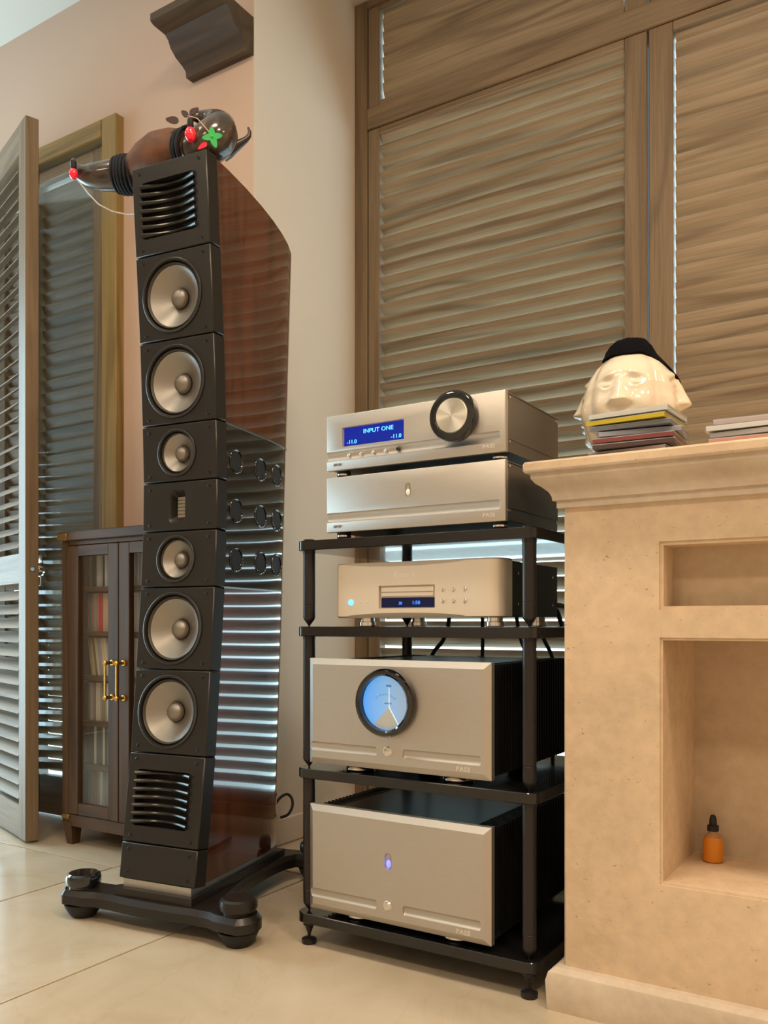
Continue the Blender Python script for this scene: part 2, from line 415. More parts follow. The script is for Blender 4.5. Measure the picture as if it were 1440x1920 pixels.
# ajar shutter leaf in front, free edge towards the room
ang = math.atan2(-.313, .95)
P0 = Vector((-2.455, 1.735))                       # free edge near the camera
LW = .93
hx, hy = P0.x - LW*math.cos(ang), P0.y - LW*math.sin(ang)
l2 = leaf(LW, 2.33, dr, (hx, hy, .008), ang, -38, False, .07)
MB().lathe([(.006,0),(.006,.003)], 12, (0,0,0), 'x').xf(Matrix.Translation((LW, .021, .875))).build('latch_bolt', chrome, l2)
# ---- corbel on the back wall
prof = [(0,2.463),(-.03,2.463),(-.032,2.482),(-.048,2.492),(-.075,2.502),(-.098,2.52),(-.108,2.54),(-.122,2.55),(-.168,2.552),(-.182,2.558),(-.182,2.58),(0,2.58)]
cb = MB(); cb.prism([(YD+a, z) for a, z in prof], -2.03, -1.772, 'x')
tag(cb.build('corbel', corbel_m, angle=30), 'dark brown moulded wooden corbel high on the pink wall', 'corbel')

# ------------------------------------------------------------------ fireplace
FX0, FX1, FY, FYB = -.575, .875, 1.53, 2.50
fp = thing('fireplace', 'beige travertine fireplace surround with mantel and two recesses', 'fireplace', (.15, 2.0, 0))
def fpo(mb, name, m, **k): return mb.xf(Matrix.Translation((-.15, -2.0, 0))).build(name, m, fp, **k)
body = cut(MB().box(FX0, FX1, FY, FYB, .06, .925, .004),
           [MB().box(-.4015, .7015, FY-.05, FY+.004, .7325, .8515), MB().box(-.4005, .7005, FY-.05, FY+.003, .2555, .6845), MB().box(-.395, .695, FY-.05, FY+.075, .739, .845), MB().box(-.396, .696, FY-.05, FY+.2455, .26, .68)], 'body', travertine)
body.transform(Matrix.Translation((-.15, -2.0, 0))); link('body', body, fp)
fpo(MB().box(-.395, .695, FY+.071, FY+.0752, .739, .845), 'recess_panel', travertine_in)
fpo(MB().box(-.396, .696, FY+.241, FY+.2457, .26, .68), 'niche_back', travertine_in)
# plinth with soft edge, cornice with cove and the slab
def ring(o, z, r=.0): return [(FX0-o, FY-o, z), (FX1+o, FY-o, z), (FX1+o, FYB, z), (FX0-o, FYB, z)]
fpo(MB().loft([ring(a, z) for a, z in [(.022,0),(.024,.01),(.026,.055),(.022,.07),(.012,.078),(.0005,.079)]]), 'plinth', rough_stone, angle=25)
fpo(MB().loft([ring(a, z) for a, z in [(.0005,.9205),(.010,.921),(.010,.934),(.016,.9345),(.017,.942),(.021,.95),(.03,.958),(.04,.965),(.046,.973),(.047,.983)]]), 'cornice', rough_stone, angle=30)
fpo(MB().box(FX0-.058, FX1+.058, FY-.058, FYB, .983, 1.003, .004), 'mantel_shelf', travertine)
tag(MB().box(-.665, -.45, 1.60, 1.86, 0, .0045, .001).build('thin_board', rough_stone, None, (0,0,1.0032)), 'thin cream board lying on the mantel under the ceramic head', 'board')

# bottle in the niche
bt = thing('dropper_bottle', 'small amber glass dropper bottle standing in the fireplace niche', 'bottle', (-.350, 1.715, .2602))
amber = mat('amber_liquid', (1,.34,.02), .06, trans=.35)
MB().lathe([(.015,0),(.0185,.003),(.0185,.03),(.017,.042),(.0155,.047)], 24).build('liquid', amber, bt)
MB().lathe([(.0156,.0472),(.0145,.05),(.009,.054),(.009,.058)], 24).build('glass_shoulder', mat('amber_glass', (.9,.5,.25), .08, trans=.6), bt)
MB().lathe([(.0105,.058),(.0105,.068),(.007,.0685),(.0065,.08),(.005,.086),(.0025,.088)], 20).build('dropper_cap', rubber, bt)

# ------------------------------------------------------------------ ceramic head planter
hd = thing('head_planter', 'cream ceramic head with faces all round and black bristle hair', 'ornament', (-.517, 1.755, 1.0078), R(0))
def head_r(th, z):
    # silhouette of the vase, height .25
    K = [(0,.058),(.02,.060),(.045,.072),(.07,.084),(.10,.0915),(.14,.095),(.17,.092),(.195,.083),(.215,.070),(.232,.052),(.243,.033)]
    for i in range(len(K)-1):
        if K[i][0] <= z <= K[i+1][0]:
            t = (z-K[i][0])/(K[i+1][0]-K[i][0]); r = K[i][1]*(1-t)+K[i+1][1]*t; break
    else: r = K[-1][1]
    g = lambda x, s: math.exp(-(x/s)**2)
    z = z - .029
    q = math.pi/2
    a = (th - HEAD_A + q/2) % q - q/2                   # four faces
    s = a*.09                                           # arc length across face
    d = 0
    nz = max(0, min(1, (.150-z)/.05))                   # nose wedge, .10 .. .15
    if .092 < z < .155: d += (.006+.019*nz**1.3)*g(s, .0085+.0075*nz)*min(1, (z-.092)/.010)
    d += .006*g(abs(s)-.012, .006)*g(z-.104, .007)      # nostrils
    d += .0065*g(z-.158-.004*math.cos(s*60), .007)*g(abs(s)-.024, .017)     # brows
    d -= .0060*g(z-.143, .009)*g(abs(s)-.026, .012)     # sockets
    d += .0055*g(z-.136, .0075)*g(abs(s)-.027, .013)    # closed lids
    d -= .004*g(z-.1325-1.6*(abs(s)-.027)**2*20, .0022)*g(abs(s)-.027, .013)  # slit
    d += .007*g(abs(s)-.040, .018)*g(z-.095, .022)      # cheeks
    d += .009*g(z-.080, .004)*g(s, .018) + .009*g(z-.068, .005)*g(s, .015) - .006*g(z-.0745, .0022)*g(s, .019)   # lips
    d += .008*g(z-.045, .012)*g(s, .018)                # chin
    d -= .006*g(abs(a)-q/2, .12)*g(z-.12, .06)          # valley between faces
    return r + d
HEAD_A = R(-86)
N, L = 168, 100
rings = [[(head_r(2*math.pi*i/N, .243*k/L)*math.cos(2*math.pi*i/N), head_r(2*math.pi*i/N, .243*k/L)*math.sin(2*math.pi*i/N), .243*k/L) for i in range(N)] for k in range(L+1)]
MB().loft(rings).build('head', ceramic, hd, angle=80)
hb = MB(); rr = random.Random(3)
hr = []
NH = 48
for k in range(9):
    t = k/8
    hr.append([])
    for i in range(NH):
        a_ = 2*math.pi*i/NH
        bk = max(0, math.cos(a_-R(38)))                  # hair falls down the far side
        rad = (.052*(1-t)**.5 + .012*bk*(1-t) + .004) + rr.uniform(-.0015,.0015)
        zz = .2345 + .040*math.sin(t*math.pi/2) - .075*bk*bk*(1-t)**2
        if bk > .2: rad = max(rad, min(.1, head_r(a_, max(0,min(.243,zz))) + .004) * (1 if t < .5 else (1-t)*1.6+.05))
        hr[-1].append((rad*math.cos(a_), rad*math.sin(a_), zz + rr.uniform(-.001,.001)))
hb.loft(hr)
hb.build('bristle_hair', hair_m, hd, angle=80)
tu = MB()
for i in range(520):
    a_ = rr.uniform(0, 6.283); q = .05*math.sqrt(rr.random())
    x, y = q*math.cos(a_), q*math.sin(a_); z0 = .262
    tu.tube([(x*.9, y*.9, z0-.02), (x+rr.uniform(-.003,.003), y+rr.uniform(-.003,.003), z0+.010-.030*(q/.05)**2+rr.uniform(0,.006))], [.0012,.0005], 3)
b_ = tu.build('bristles', hair_m, hd); b_['kind'] = 'stuff'

# ------------------------------------------------------------------ CD cases on the mantel
def cd_case(name, label, loc, rz, spine, group, paper=(.75,.72,.68)):
    t = thing(name, label, 'CD case', loc, rz, group)
    MB().box(-.071, .071, -.0625, .0625, 0, .0102, .0006).build('case', case_clear, t)
    MB().box(-.069, .069, -.0612, .060, .0012, .0082).build('tray', mat('cd_tray', spine, .35), t)
    MB().box(-.0695, .0695, -.060, .060, .0084, .0094).build('booklet', mat('cd_paper', paper, .5), t)
    return t
mz = 1.0034
stack = [(-.447, 1.560, -4, (.42,.28,.24), 'wine-brown CD case at the bottom of the left stack'),
         (-.440, 1.552, 3, (.10,.05,.045), 'black CD case second from the bottom of the left stack'),
         (-.440, 1.553, 2, (.30,.06,.06), 'dark red CD case third from the bottom of the left stack'),
         (-.436, 1.560, 8, (.42,.42,.52), 'pale violet CD case in the middle of the left stack'),
         (-.442, 1.552, 0, (.22,.22,.26), 'grey CD case under the yellow one in the left stack'),
         (-.447, 1.548, -3, (.75,.55,.03), 'yellow CD case near the top of the left stack'),
         (-.443, 1.548, -2, (.80,.76,.70), 'white CD case on top of the left stack')]
for i, (x, y, a_, c, lab) in enumerate(stack):
    cd_case('cd_case', lab, (x, y, mz+i*.0107), R(a_), c, 'CD cases stacked on the mantel')
stack2 = [(-.245, 1.556, 2, (.78,.36,.27), 'coral red CD case at the bottom of the right stack'),
          (-.240, 1.558, -2, (.60,.52,.52), 'dusty pink CD case second in the right stack'),
          (-.248, 1.556, 1, (.85,.82,.78), 'white CD case third in the right stack'),
          (-.240, 1.565, 3, (.66,.50,.50), 'rose grey CD case on top of the right stack')]
for i, (x, y, a_, c, lab) in enumerate(stack2):
    cd_case('cd_case', lab, (x, y, mz+i*.0107), R(a_), c, 'CD cases stacked on the mantel')

# ------------------------------------------------------------------ equipment rack
RX0, RX1, RY0, RY1 = -1.170, -.647, 1.540, 1.965        # post centres
SH = [(.0505, .0725), (.3690, .3905), (.6805, .7020), (.8690, .8905)]   # shelf bottoms and tops
rk = thing('equipment_rack', 'black four-tier hi-fi rack with round metal posts on spiked feet', 'rack', ((RX0+RX1)/2, (RY0+RY1)/2, 0))
cx_, cy_ = (RX0+RX1)/2, (RY0+RY1)/2; hw_, hd_ = (RX1-RX0)/2, (RY1-RY0)/2
def shelf_poly(r=.022, wx=0):
    p = []
    for sx_, sy_, a0 in ((-1,-1,180),(1,-1,270),(1,1,0),(-1,1,90)):
        for k in range(7):
            a_ = R(a0+15*k); p.append((sx_*hw_ + r*math.cos(a_), sy_*hd_ + r*math.sin(a_)))
    return p
for a, b in SH:
    po, pi_ = shelf_poly(.0225), shelf_poly(.021)
    MB().loft([[(x,y,a) for x,y in pi_], [(x,y,a+.0015) for x,y in po], [(x,y,b-.0015) for x,y in po], [(x,y,b) for x,y in pi_]]).build('shelf', shelf_black, rk)
for sx_ in (-1, 1):
    for sy_ in (-1, 1):
        for k in range(3):
            b0, t0 = SH[k][1], SH[k+1][0]
            m = MB()
            m.lathe([(.0015, b0), (.0025, b0+.003), (.010, b0+.013), (.0115, b0+.0145), (.0135, b0+.020), (.0135, b0+.047), (.0130, b0+.0475), (.0130, b0+.0485), (.0135, b0+.049),
                     (.0135, t0-.006), (.0142, t0-.0055), (.0142, t0)], 24, (sx_*hw_, sy_*hd_, 0))
            m.build('post', shelf_edge, rk)
        m = MB(); m.lathe([(.0135, SH[3][1]), (.0135, SH[3][1]+.003), (.0115, SH[3][1]+.0045)], 24, (sx_*hw_, sy_*hd_, 0)); m.build('post_cap', shelf_edge, rk)
        m = MB(); m.lathe([(.0135,.0505), (.0135,.042), (.010,.038), (.004,.022), (.003,.014)], 20, (sx_*hw_, sy_*hd_, 0))
        m.lathe([(.0155,.0), (.0165,.003), (.0165,.010), (.012,.0125), (.0045,.015)], 24, (sx_*hw_, sy_*hd_, 0)); m.build('spike_foot', shelf_edge, rk)

# ---- hi-fi components: local origin at front centre of the base, x right, y back
def groove(xa, xb, z, r=.018, d=.0045, front=0.0):
    """cutter: a lying capsule that scoops a shallow trough from the front face at y=front"""
    m = MB(); yc = front - (r-d); pts = []; rad = []
    for k in range(5): t = k/4; pts.append((xa - r*.35*(1-t), yc, z)); rad.append(r*math.sqrt(max(.02, 1-(1-t)**2)))
    for k in range(5): t = k/4; pts.append((xb + r*.35*t, yc, z)); rad.append(r*math.sqrt(max(.02, 1-t*t)))
    return m.tube(pts, rad, 40)
def slot_cut(x, za, zb, r, d):
    m = MB(); yc = r-d; pts = []; rad = []
    for k in range(5): t = k/4; pts.append((x, -yc, za + r*(1-math.cos(math.pi/2*t)) )); rad.append(max(r*.08, r*math.sin(math.pi/2*t)))
    for k in range(5): t = k/4; pts.append((x, -yc, zb - r*(1-math.sin(math.pi/2*t)) )); rad.append(max(r*.08, r*math.cos(math.pi/2*t)))
    return m.tube(pts, rad, 28)
def xyplate(w_, h_, th, ch):
    """front plate with a wide front chamfer, front at y=0"""
    a, b = w_/2, h_
    R0 = [(-a+ch, 0, ch), (a-ch, 0, ch), (a-ch, 0, b-ch), (-a+ch, 0, b-ch)]
    R1 = [(-a, ch*.62, 0), (a, ch*.62, 0), (a, ch*.62, b), (-a, ch*.62, b)]
    R2 = [(-a, th, 0), (a, th, 0), (a, th, b), (-a, th, b)]
    return MB().loft([R0, R1, R2])
def screw(parent, x, y, z, ax, r=.0025, m=None):
    MB().lathe([(r,0),(r,.0012),(r*.6,.0016)], 10, (x,y,z), ax).build('screw', m or chrome, parent)

def preamp_box(label, z, slot):
    W, H, Dp = .421, .118, .278
    t = thing('preamplifier' if not slot else 'power_supply_unit', label, 'preamplifier' if not slot else 'power supply', (-.9005, 1.525, z), 0)
    pl = xyplate(W, H, .012, .0018)
    cuts = [groove(-W/2-.03, W/2-.014, .030 if not slot else .031, .0125, .0058)]
    if not slot: cuts.append(MB().box(-.169, -.0155, -.01, .004, .049, .090))
    else: cuts.append(slot_cut(-.006, .063, .091, .0065, .0060))
    link('front_panel', cut(pl, cuts, 'front_panel', silver), t)
    MB().box(-W/2+.002, W/2-.002, .012, Dp, .002, H-.0035, .001).build('chassis', silver_dk, t)
    MB().box(-W/2+.0005, W/2-.0005, .0125, Dp+.002, H-.0035, H-.0005, .001).build('lid', silver_dk, t)
    for sx_ in (-1, 1):
        s_ = MB().box(sx_*(W/2-.002) - (.0015 if sx_ < 0 else 0), sx_*(W/2-.002) + (.0015 if sx_ > 0 else 0), .0135, Dp-.001, .027, H-.014, .0004).build('side_panel', silver_dk, t)
        for yy in (.022, Dp-.012):
            for zz in (.022, H-.010):
                MB().lathe([(.003,-.001),(.003,.001),(.001,.0016)], 10, (0,0,0), 'x').xf(Matrix.Translation((sx_*(W/2-.0005), yy, zz))).build('screw', chrome, s_)
    for sx_ in (-1, 1):
        for yy in (.03, Dp-.035):
            fo = MB().lathe([(.014, -.0145), (.015, -.012), (.015, .0025)], 20, (sx_*(W/2-.025), yy, 0)).build('foot', rubber, t)
            MB().lathe([(.0155,-.0085),(.0155,-.0050)], 20, (sx_*(W/2-.025), yy, 0)).build('foot_ring', chrome, fo)
    return t, W, H
psu, W, H = preamp_box('plain silver power supply with one slot, under the preamplifier', .9055, True)
psu.location.z = .9056
MB().sphere((-.006, .0015, .0715), .0048, 16, 12, (1,.9,1.5)).build('indicator', mat('pale_indicator', (.8,.75,.66), .3, emit=(.8,.75,.6), es=.25), psu)
text('PASS', .011, 'lettering', print_lt, psu, (.176, -.0003, .0125), sx=1.15)
text('XP-22', .008, 'lettering', print_dk, psu, (-.183, -.0003, .0115))
pre, W, H = preamp_box('silver preamplifier with blue display and large round volume knob', 1.0385, False)
dsp = MB().box(-.167, -.0175, .0035, .0042, .050, .089).build('display', disp_blue, pre)
text('INPUT ONE', .0125, 'display_text', disp_text, dsp, (-.080, .0030, .0765), sx=1.15)
text('-11.0', .0115, 'display_text', disp_text, dsp, (-.147, .0030, .0575), sx=1.1)
text('-11.0', .0115, 'display_text', disp_text, dsp, (-.036, .0030, .0575), sx=1.1)
kn = MB().lathe([(.0505,0),(.0505,.016),(.0485,.0195),(.046,.0205),(.036,.0205),(.0350,.019)], 64, (.1045, 0, .078), 'y', cap1=False).build('volume_knob', black_gloss, pre)
MB().lathe([(.0352,.006),(.0352,.0185),(.0335,.0200),(.002,.0196),(.0003,.0196)], 64, (0,0,0), 'y').build('knob_face', spun, kn, (.1045, 0, .078))
for k, x in enumerate((-.1535, -.1222, -.0913, -.0610)):
    MB().lathe([(.0033,-.0052),(.0033,-.0012),(.0020,-.0004)], 14, (x, 0, .0300), 'y').build('button', chrome, pre)
MB().lathe([(.0042,-.005),(.0042,-.0015),(.003,-.001)], 14, (-.031, 0, .0305), 'y').build('remote_sensor', black_gloss, pre)
text('PASS', .011, 'lettering', print_lt, pre, (.176, -.0003, .0125), sx=1.15)
text('XP-22', .008, 'lettering', print_dk, pre, (-.183, -.0003, .0115))

# ---- disc player
cdp = thing('disc_player', 'champagne disc player with curved front and small blue display', 'disc player', (-.908, 1.548, .7209))
Wd, Hh = .396, .118
def cdp_poly(grow=0):
    # plan outline of the thick curved front casting
    p = []
    rr_ = .030
    p += [(-Wd/2, .055), (-Wd/2, .016)]
    for k in range(1, 6): a_ = R(180+18*k*.9); p.append((-Wd/2+.014+.014*math.cos(a_), .014+.014*math.sin(a_)))
    p += [(-Wd/2+.03, 0), (Wd/2-.052, 0)]
    for k in range(1, 9): a_ = R(270+11.25*k); p.append((Wd/2-rr_+rr_*math.cos(a_), rr_+rr_*math.sin(a_)))
    p += [(Wd/2, .055)]
    return p
poly = cdp_poly()
rg = []
for o, z in [(.003,0),(0,.003),(0,Hh-.003),(.003,Hh)]:
    c0 = Vector((0,.03)); rg.append([(x*(1-o/(Wd/2)), y + (o if y < .02 else 0), z) for x, y in poly])
face = MB().loft(rg)
sc1 = MB()
# long shallow scallops along the top and bottom of the face
for zc, sg in ((Hh, 1), (0, -1)):
    pts = []
    for k in range(17):
        t = k/16; x = -Wd/2+.02 + t*(Wd-.085); d = .0085*math.sin(math.pi*t)**.45 if 0 < t < 1 else .0002
        pts.append((x, d))
    vs = []
    q = MB(); r0 = []
    for x, d in pts:
        r0.append([(x, -.01, zc + sg*.012), (x, .0001-.0, zc - sg*d*1.25), (x, d*.9, zc - sg*.00005), (x, d*.9, zc + sg*.012)])
    sc1 = q.loft(r0); 
    if sg == 1: sc_top = q
    else: sc_bot = q
link('front_panel', cut(face, [sc_top, sc_bot, MB().box(-.084, .052, -.01, .008, .0195, .0675, 0)], 'front_panel', champagne, 30), cdp)
MB().box(-.083, .051, .0060, .0079, .0198, .0672).build('tray_surround', champagne, cdp)
ty = MB().box(-.079, .047, .0018, .0070, .0445, .0645, .0012).build('disc_tray', champagne, cdp)
MB().box(-.079, .047, .0012, .0019, .0530, .0545).build('tray_line', print_dk, ty)
dd = MB().box(-.080, .048, .0045, .0058, .0215, .0420).build('display', disp_dark, cdp)
text('30', .0085, 'display_text', disp_text2, dd, (-.033, .0042, .030)); text('1:58', .0105, 'display_text', disp_text2, dd, (.005, .0042, .031), sx=1.1)
text('Esoteric', .0145, 'lettering', mat('white_engraving', (.96,.95,.92), .4), cdp, (-.019, -.0003, .0895), shear=.2, sx=1.1)
MB().lathe([(.0065,-.002),(.0065,.0012),(.0055,.0018)], 20, (-.155, 0, .033), 'y').build('power_button', led_blue, cdp)
for x in (-.128, -.112): MB().lathe([(.0022,-.002),(.0022,.0008),(.0012,.0012)], 12, (x, 0, .034), 'y').build('indicator', print_lt, cdp)
for x in (.071, .0955, .1205):
    for z in (.0335, .0565): MB().lathe([(.0040,-.002),(.0040,.001),(.0030,.0018)], 16, (x, 0, z), 'y').build('button', chrome, cdp)
bx_ = MB().box(-Wd/2+.006, Wd/2-.003, .0552, .31, .002, Hh-.004, .0015).build('chassis', mat('charcoal_casing', (.030,.029,.028), .45, metal=.3), cdp)
for yy in (.09, .28):
    for zz in (.028, .09): MB().lathe([(.003,-.001),(.003,.001),(.001,.0016)], 10, (0,0,0), 'x').xf(Matrix.Translation((Wd/2-.003, yy, zz))).build('screw', chrome, bx_)
for x in (-.142, .165):
    for y in (.045, .27): MB().lathe([(.017,-.0185),(.019,-.017),(.019,-.009),(.016,-.008),(.016,.003)], 24, (x, y, 0)).build('foot', chrome, cdp)

# ---- power amplifiers
def amp(label, z, dial):
    W, H, Dp = .436, .228, .44
    t = thing('power_amplifier', label, 'amplifier', (-.935, 1.513, z), 0, 'silver power amplifiers on the rack')
    pl = xyplate(W, H, .022, .013)
    cuts = [groove(-W/2-.03, -.043, .0375, .0110, .0064), groove(.0265, W/2-.022, .0375, .0110, .0064)]
    if not dial: cuts.append(slot_cut(-.012, .113, .149, .0085, .0075))
    link('front_panel', cut(pl, cuts, 'front_panel', silver, 18), t)
    MB().box(-W/2+.05, W/2-.05, .0225, Dp, .004, H-.010, .002).build('chassis', black, t)
    for sx_ in (-1, 1):
        bk = MB().box(min(sx_*(W/2-.05), sx_*(W/2-.046)), max(sx_*(W/2-.05), sx_*(W/2-.046)), .025, Dp, .004, H-.006).build('heat_sink', fin_black, t)
        x0, x1 = sorted((sx_*(W/2-.046), sx_*(W/2-.004)))
        fm = MB().box(x0, x1, 0, .0022, .004, H-.006).mesh('fin', fin_black)
        for k in range(30): link('fin', fm, bk, (0, .027+k*.0140, 0))
    lid = MB().box(-W/2+.052, W/2-.052, .024, Dp-.002, H-.0098, H-.007).build('lid', black, t)
    for x in (-.15, 0, .15):
        for y in (.034, .40): MB().lathe([(.0032, H-.007), (.0032, H-.0045), (.0015, H-.0035)], 10, (x, y, 0)).build('screw', chrome, lid)
    bn = MB().lathe([(.0105,-.003),(.0105,.0015),(.0095,.0025),(.0085,.002),(.0075,.0035),(.004,.0042)], 28, (-.0125, 0, .0405), 'y').build('power_button', chrome, t)
    for x in (-.12, .12):
        for y in (.06, .37): MB().lathe([(.030,-.0145),(.032,-.012),(.030,-.004),(.024,.005)], 28, (x, y, 0)).build('foot', chrome if y < .1 else rubber, t)
    text('PASS', .0125, 'lettering', print_lt, t, (.161, -.0003, .0185), sx=1.2)
    if dial:
        d = (-.0135, 0, .1405)
        MB().lathe([(.0705,-.002),(.0715,.006),(.070,.014),(.066,.0195),(.0605,.0205),(.0565,.0175),(.0555,.008)], 72, d, 'y', cap1=False).build('dial_bezel', black_gloss, t)
        fc = MB().lathe([(.0555,.0055),(.0553,.0065),(.0002,.0065)], 64, d, 'y').build('dial_face', dial_m, t)
        y0 = -.0072
        nm = MB(); nm.box(-.0006, .0006, -.0004, .0004, 0, .040).xf(Matrix.Rotation(R(0), 4, 'Y')).xf(Matrix.Translation((d[0]+.009, y0, d[2]-.009)))
        nm.box(-.0008, .0008, -.0004, .0004, 0, .042).xf(Matrix.Identity(4))
        nm2 = MB(); nm2.box(-.0006, .0006, -.0004, .0004, 0, .041).xf(Matrix.Translation((d[0]+.009, y0, d[2]-.010))).build('needle', needle_m, fc)
        p_ = MB(); p_.add([(d[0]+.009, y0, d[2]-.008), (d[0]-.028, y0, d[2]-.0455), (d[0]+.030, y0, d[2]-.0435)], [(0,1,2)]); p_.prism([(d[0]+.009, d[2]-.008), (d[0]-.028, d[2]-.0455), (d[0]-.012, d[2]-.0525), (d[0]+.012, d[2]-.0525), (d[0]+.031, d[2]-.0435)], y0+.0004, y0-.0002, 'y')
        p_.build('dial_plate', mat('dial_plate_grey', (.45,.46,.45), .4, emit=(.3,.34,.34), es=.3), fc)
        eg = MB(); eg.box(-.0007,.0007,-.0004,.0004,0,.042).xf(Matrix.Translation((d[0]+.009, y0-.0006, d[2]-.008)) @ Matrix.Rotation(R(148), 4, 'Y')); eg.build('plate_edge', needle_m, fc)
        for k in range(13):
            a_ = R(-40+80*k/12); MB().box(-.00035,.00035,-.0002,.0002, .0335, .0365 if k % 3 else .038).xf(Matrix.Translation((d[0], y0+.0002, d[2]-.018)) @ Matrix.Rotation(a_, 4, 'Y')).build('tick', print_dk, fc)
        text('AMPERES', .0045, 'lettering', print_dk, fc, (d[0]+.006, y0, d[2]-.001))
        text('PASS', .006, 'lettering', mat('dial_blue_print', (.03,.12,.5), .5), fc, (d[0]+.008, y0, d[2]+.035))
    else:
        MB().sphere((-.012, .003, .126), .0055, 16, 12, (1,.7,1.5)).build('indicator', mat('violet_led', (.3,.3,.9), .3, emit=(.25,.25,1), es=1.2), t)
    return t
a1 = amp('silver power amplifier with blue round meter and black bezel, on the third tier', .4055, True)
a2 = amp('silver power amplifier with plain front and slot light, on the lowest tier', .0875, False)

# ---- cables behind the rack
cable = mat('black_cable', (.008,.008,.009), .5)
for i, (x0, x1, r, zt, zb) in enumerate([(-1.07,-1.13,.006,.77,.55), (-.985,-.985,.005,.78,.55), (-.90,-.865,.005,.78,.52), (-.85,-.80,.005,.78,.52),
                                         (-.80,-.735,.006,.78,.5), (-.722,-.672,.007,.75,.3)]):
    y = 2.01 + .014*i
    tag(MB().cord([(x0, 1.865 if zt < .9 else 1.815, zt), (x0, 1.93, zt-.004), (x0, y, zt-.03), ((x0*2+x1)/3, y+.012, zt-.1), (x1, y+.01, (zt+zb)/2-.05), (x1, y, zb-.08), (x1, y-.01, .02), (x1-.03, y+.08, .008), (x1-.05, y+.25, .008)], r, 8).build('cable', cable, angle=80),
        ['black cable dropping behind the disc player at far left', 'thin black cable behind the middle of the disc player', 'black cable slanting right below the disc player', 'second slanting black cable below the disc player',
         'steep slanting black cable near the right rack post', 'thick black cable beside the right rack post'][i], 'cable', 'black cables behind the rack')

# ------------------------------------------------------------------ tall speaker
sp = thing('tower_speaker', 'tall slim tower speaker with glossy burr veneer sides and seven drivers', 'speaker', (-1.5297, 1.4995, 0), R(7))
PZ = [(1.804,-.042,'vent'),(1.5935,-.027,'woofer'),(1.3896,-.013,'woofer'),(1.1886,-.004,'mid'),(1.0504,0,'ribbon'),(.9313,-.002,'mid'),(.796,-.010,'woofer'),(.5987,-.027,'woofer'),(.4008,-.046,'vent'),(.1923,-.074,'plain'),(.1074,-.085,None)]
HWD = .1105; TH = .042
def fz(z):
    for k in range(len(PZ)-1):
        if PZ[k+1][0] <= z <= PZ[k][0]:
            t = (z-PZ[k+1][0])/(PZ[k][0]-PZ[k+1][0]); return PZ[k+1][1]*(1-t)+PZ[k][1]*t
    return PZ[0][1] if z > 1 else PZ[-1][1]
def ringmesh(prof, n=56): return MB().lathe(prof, n, (0,0,0), 'y', cap0=False, cap1=False)
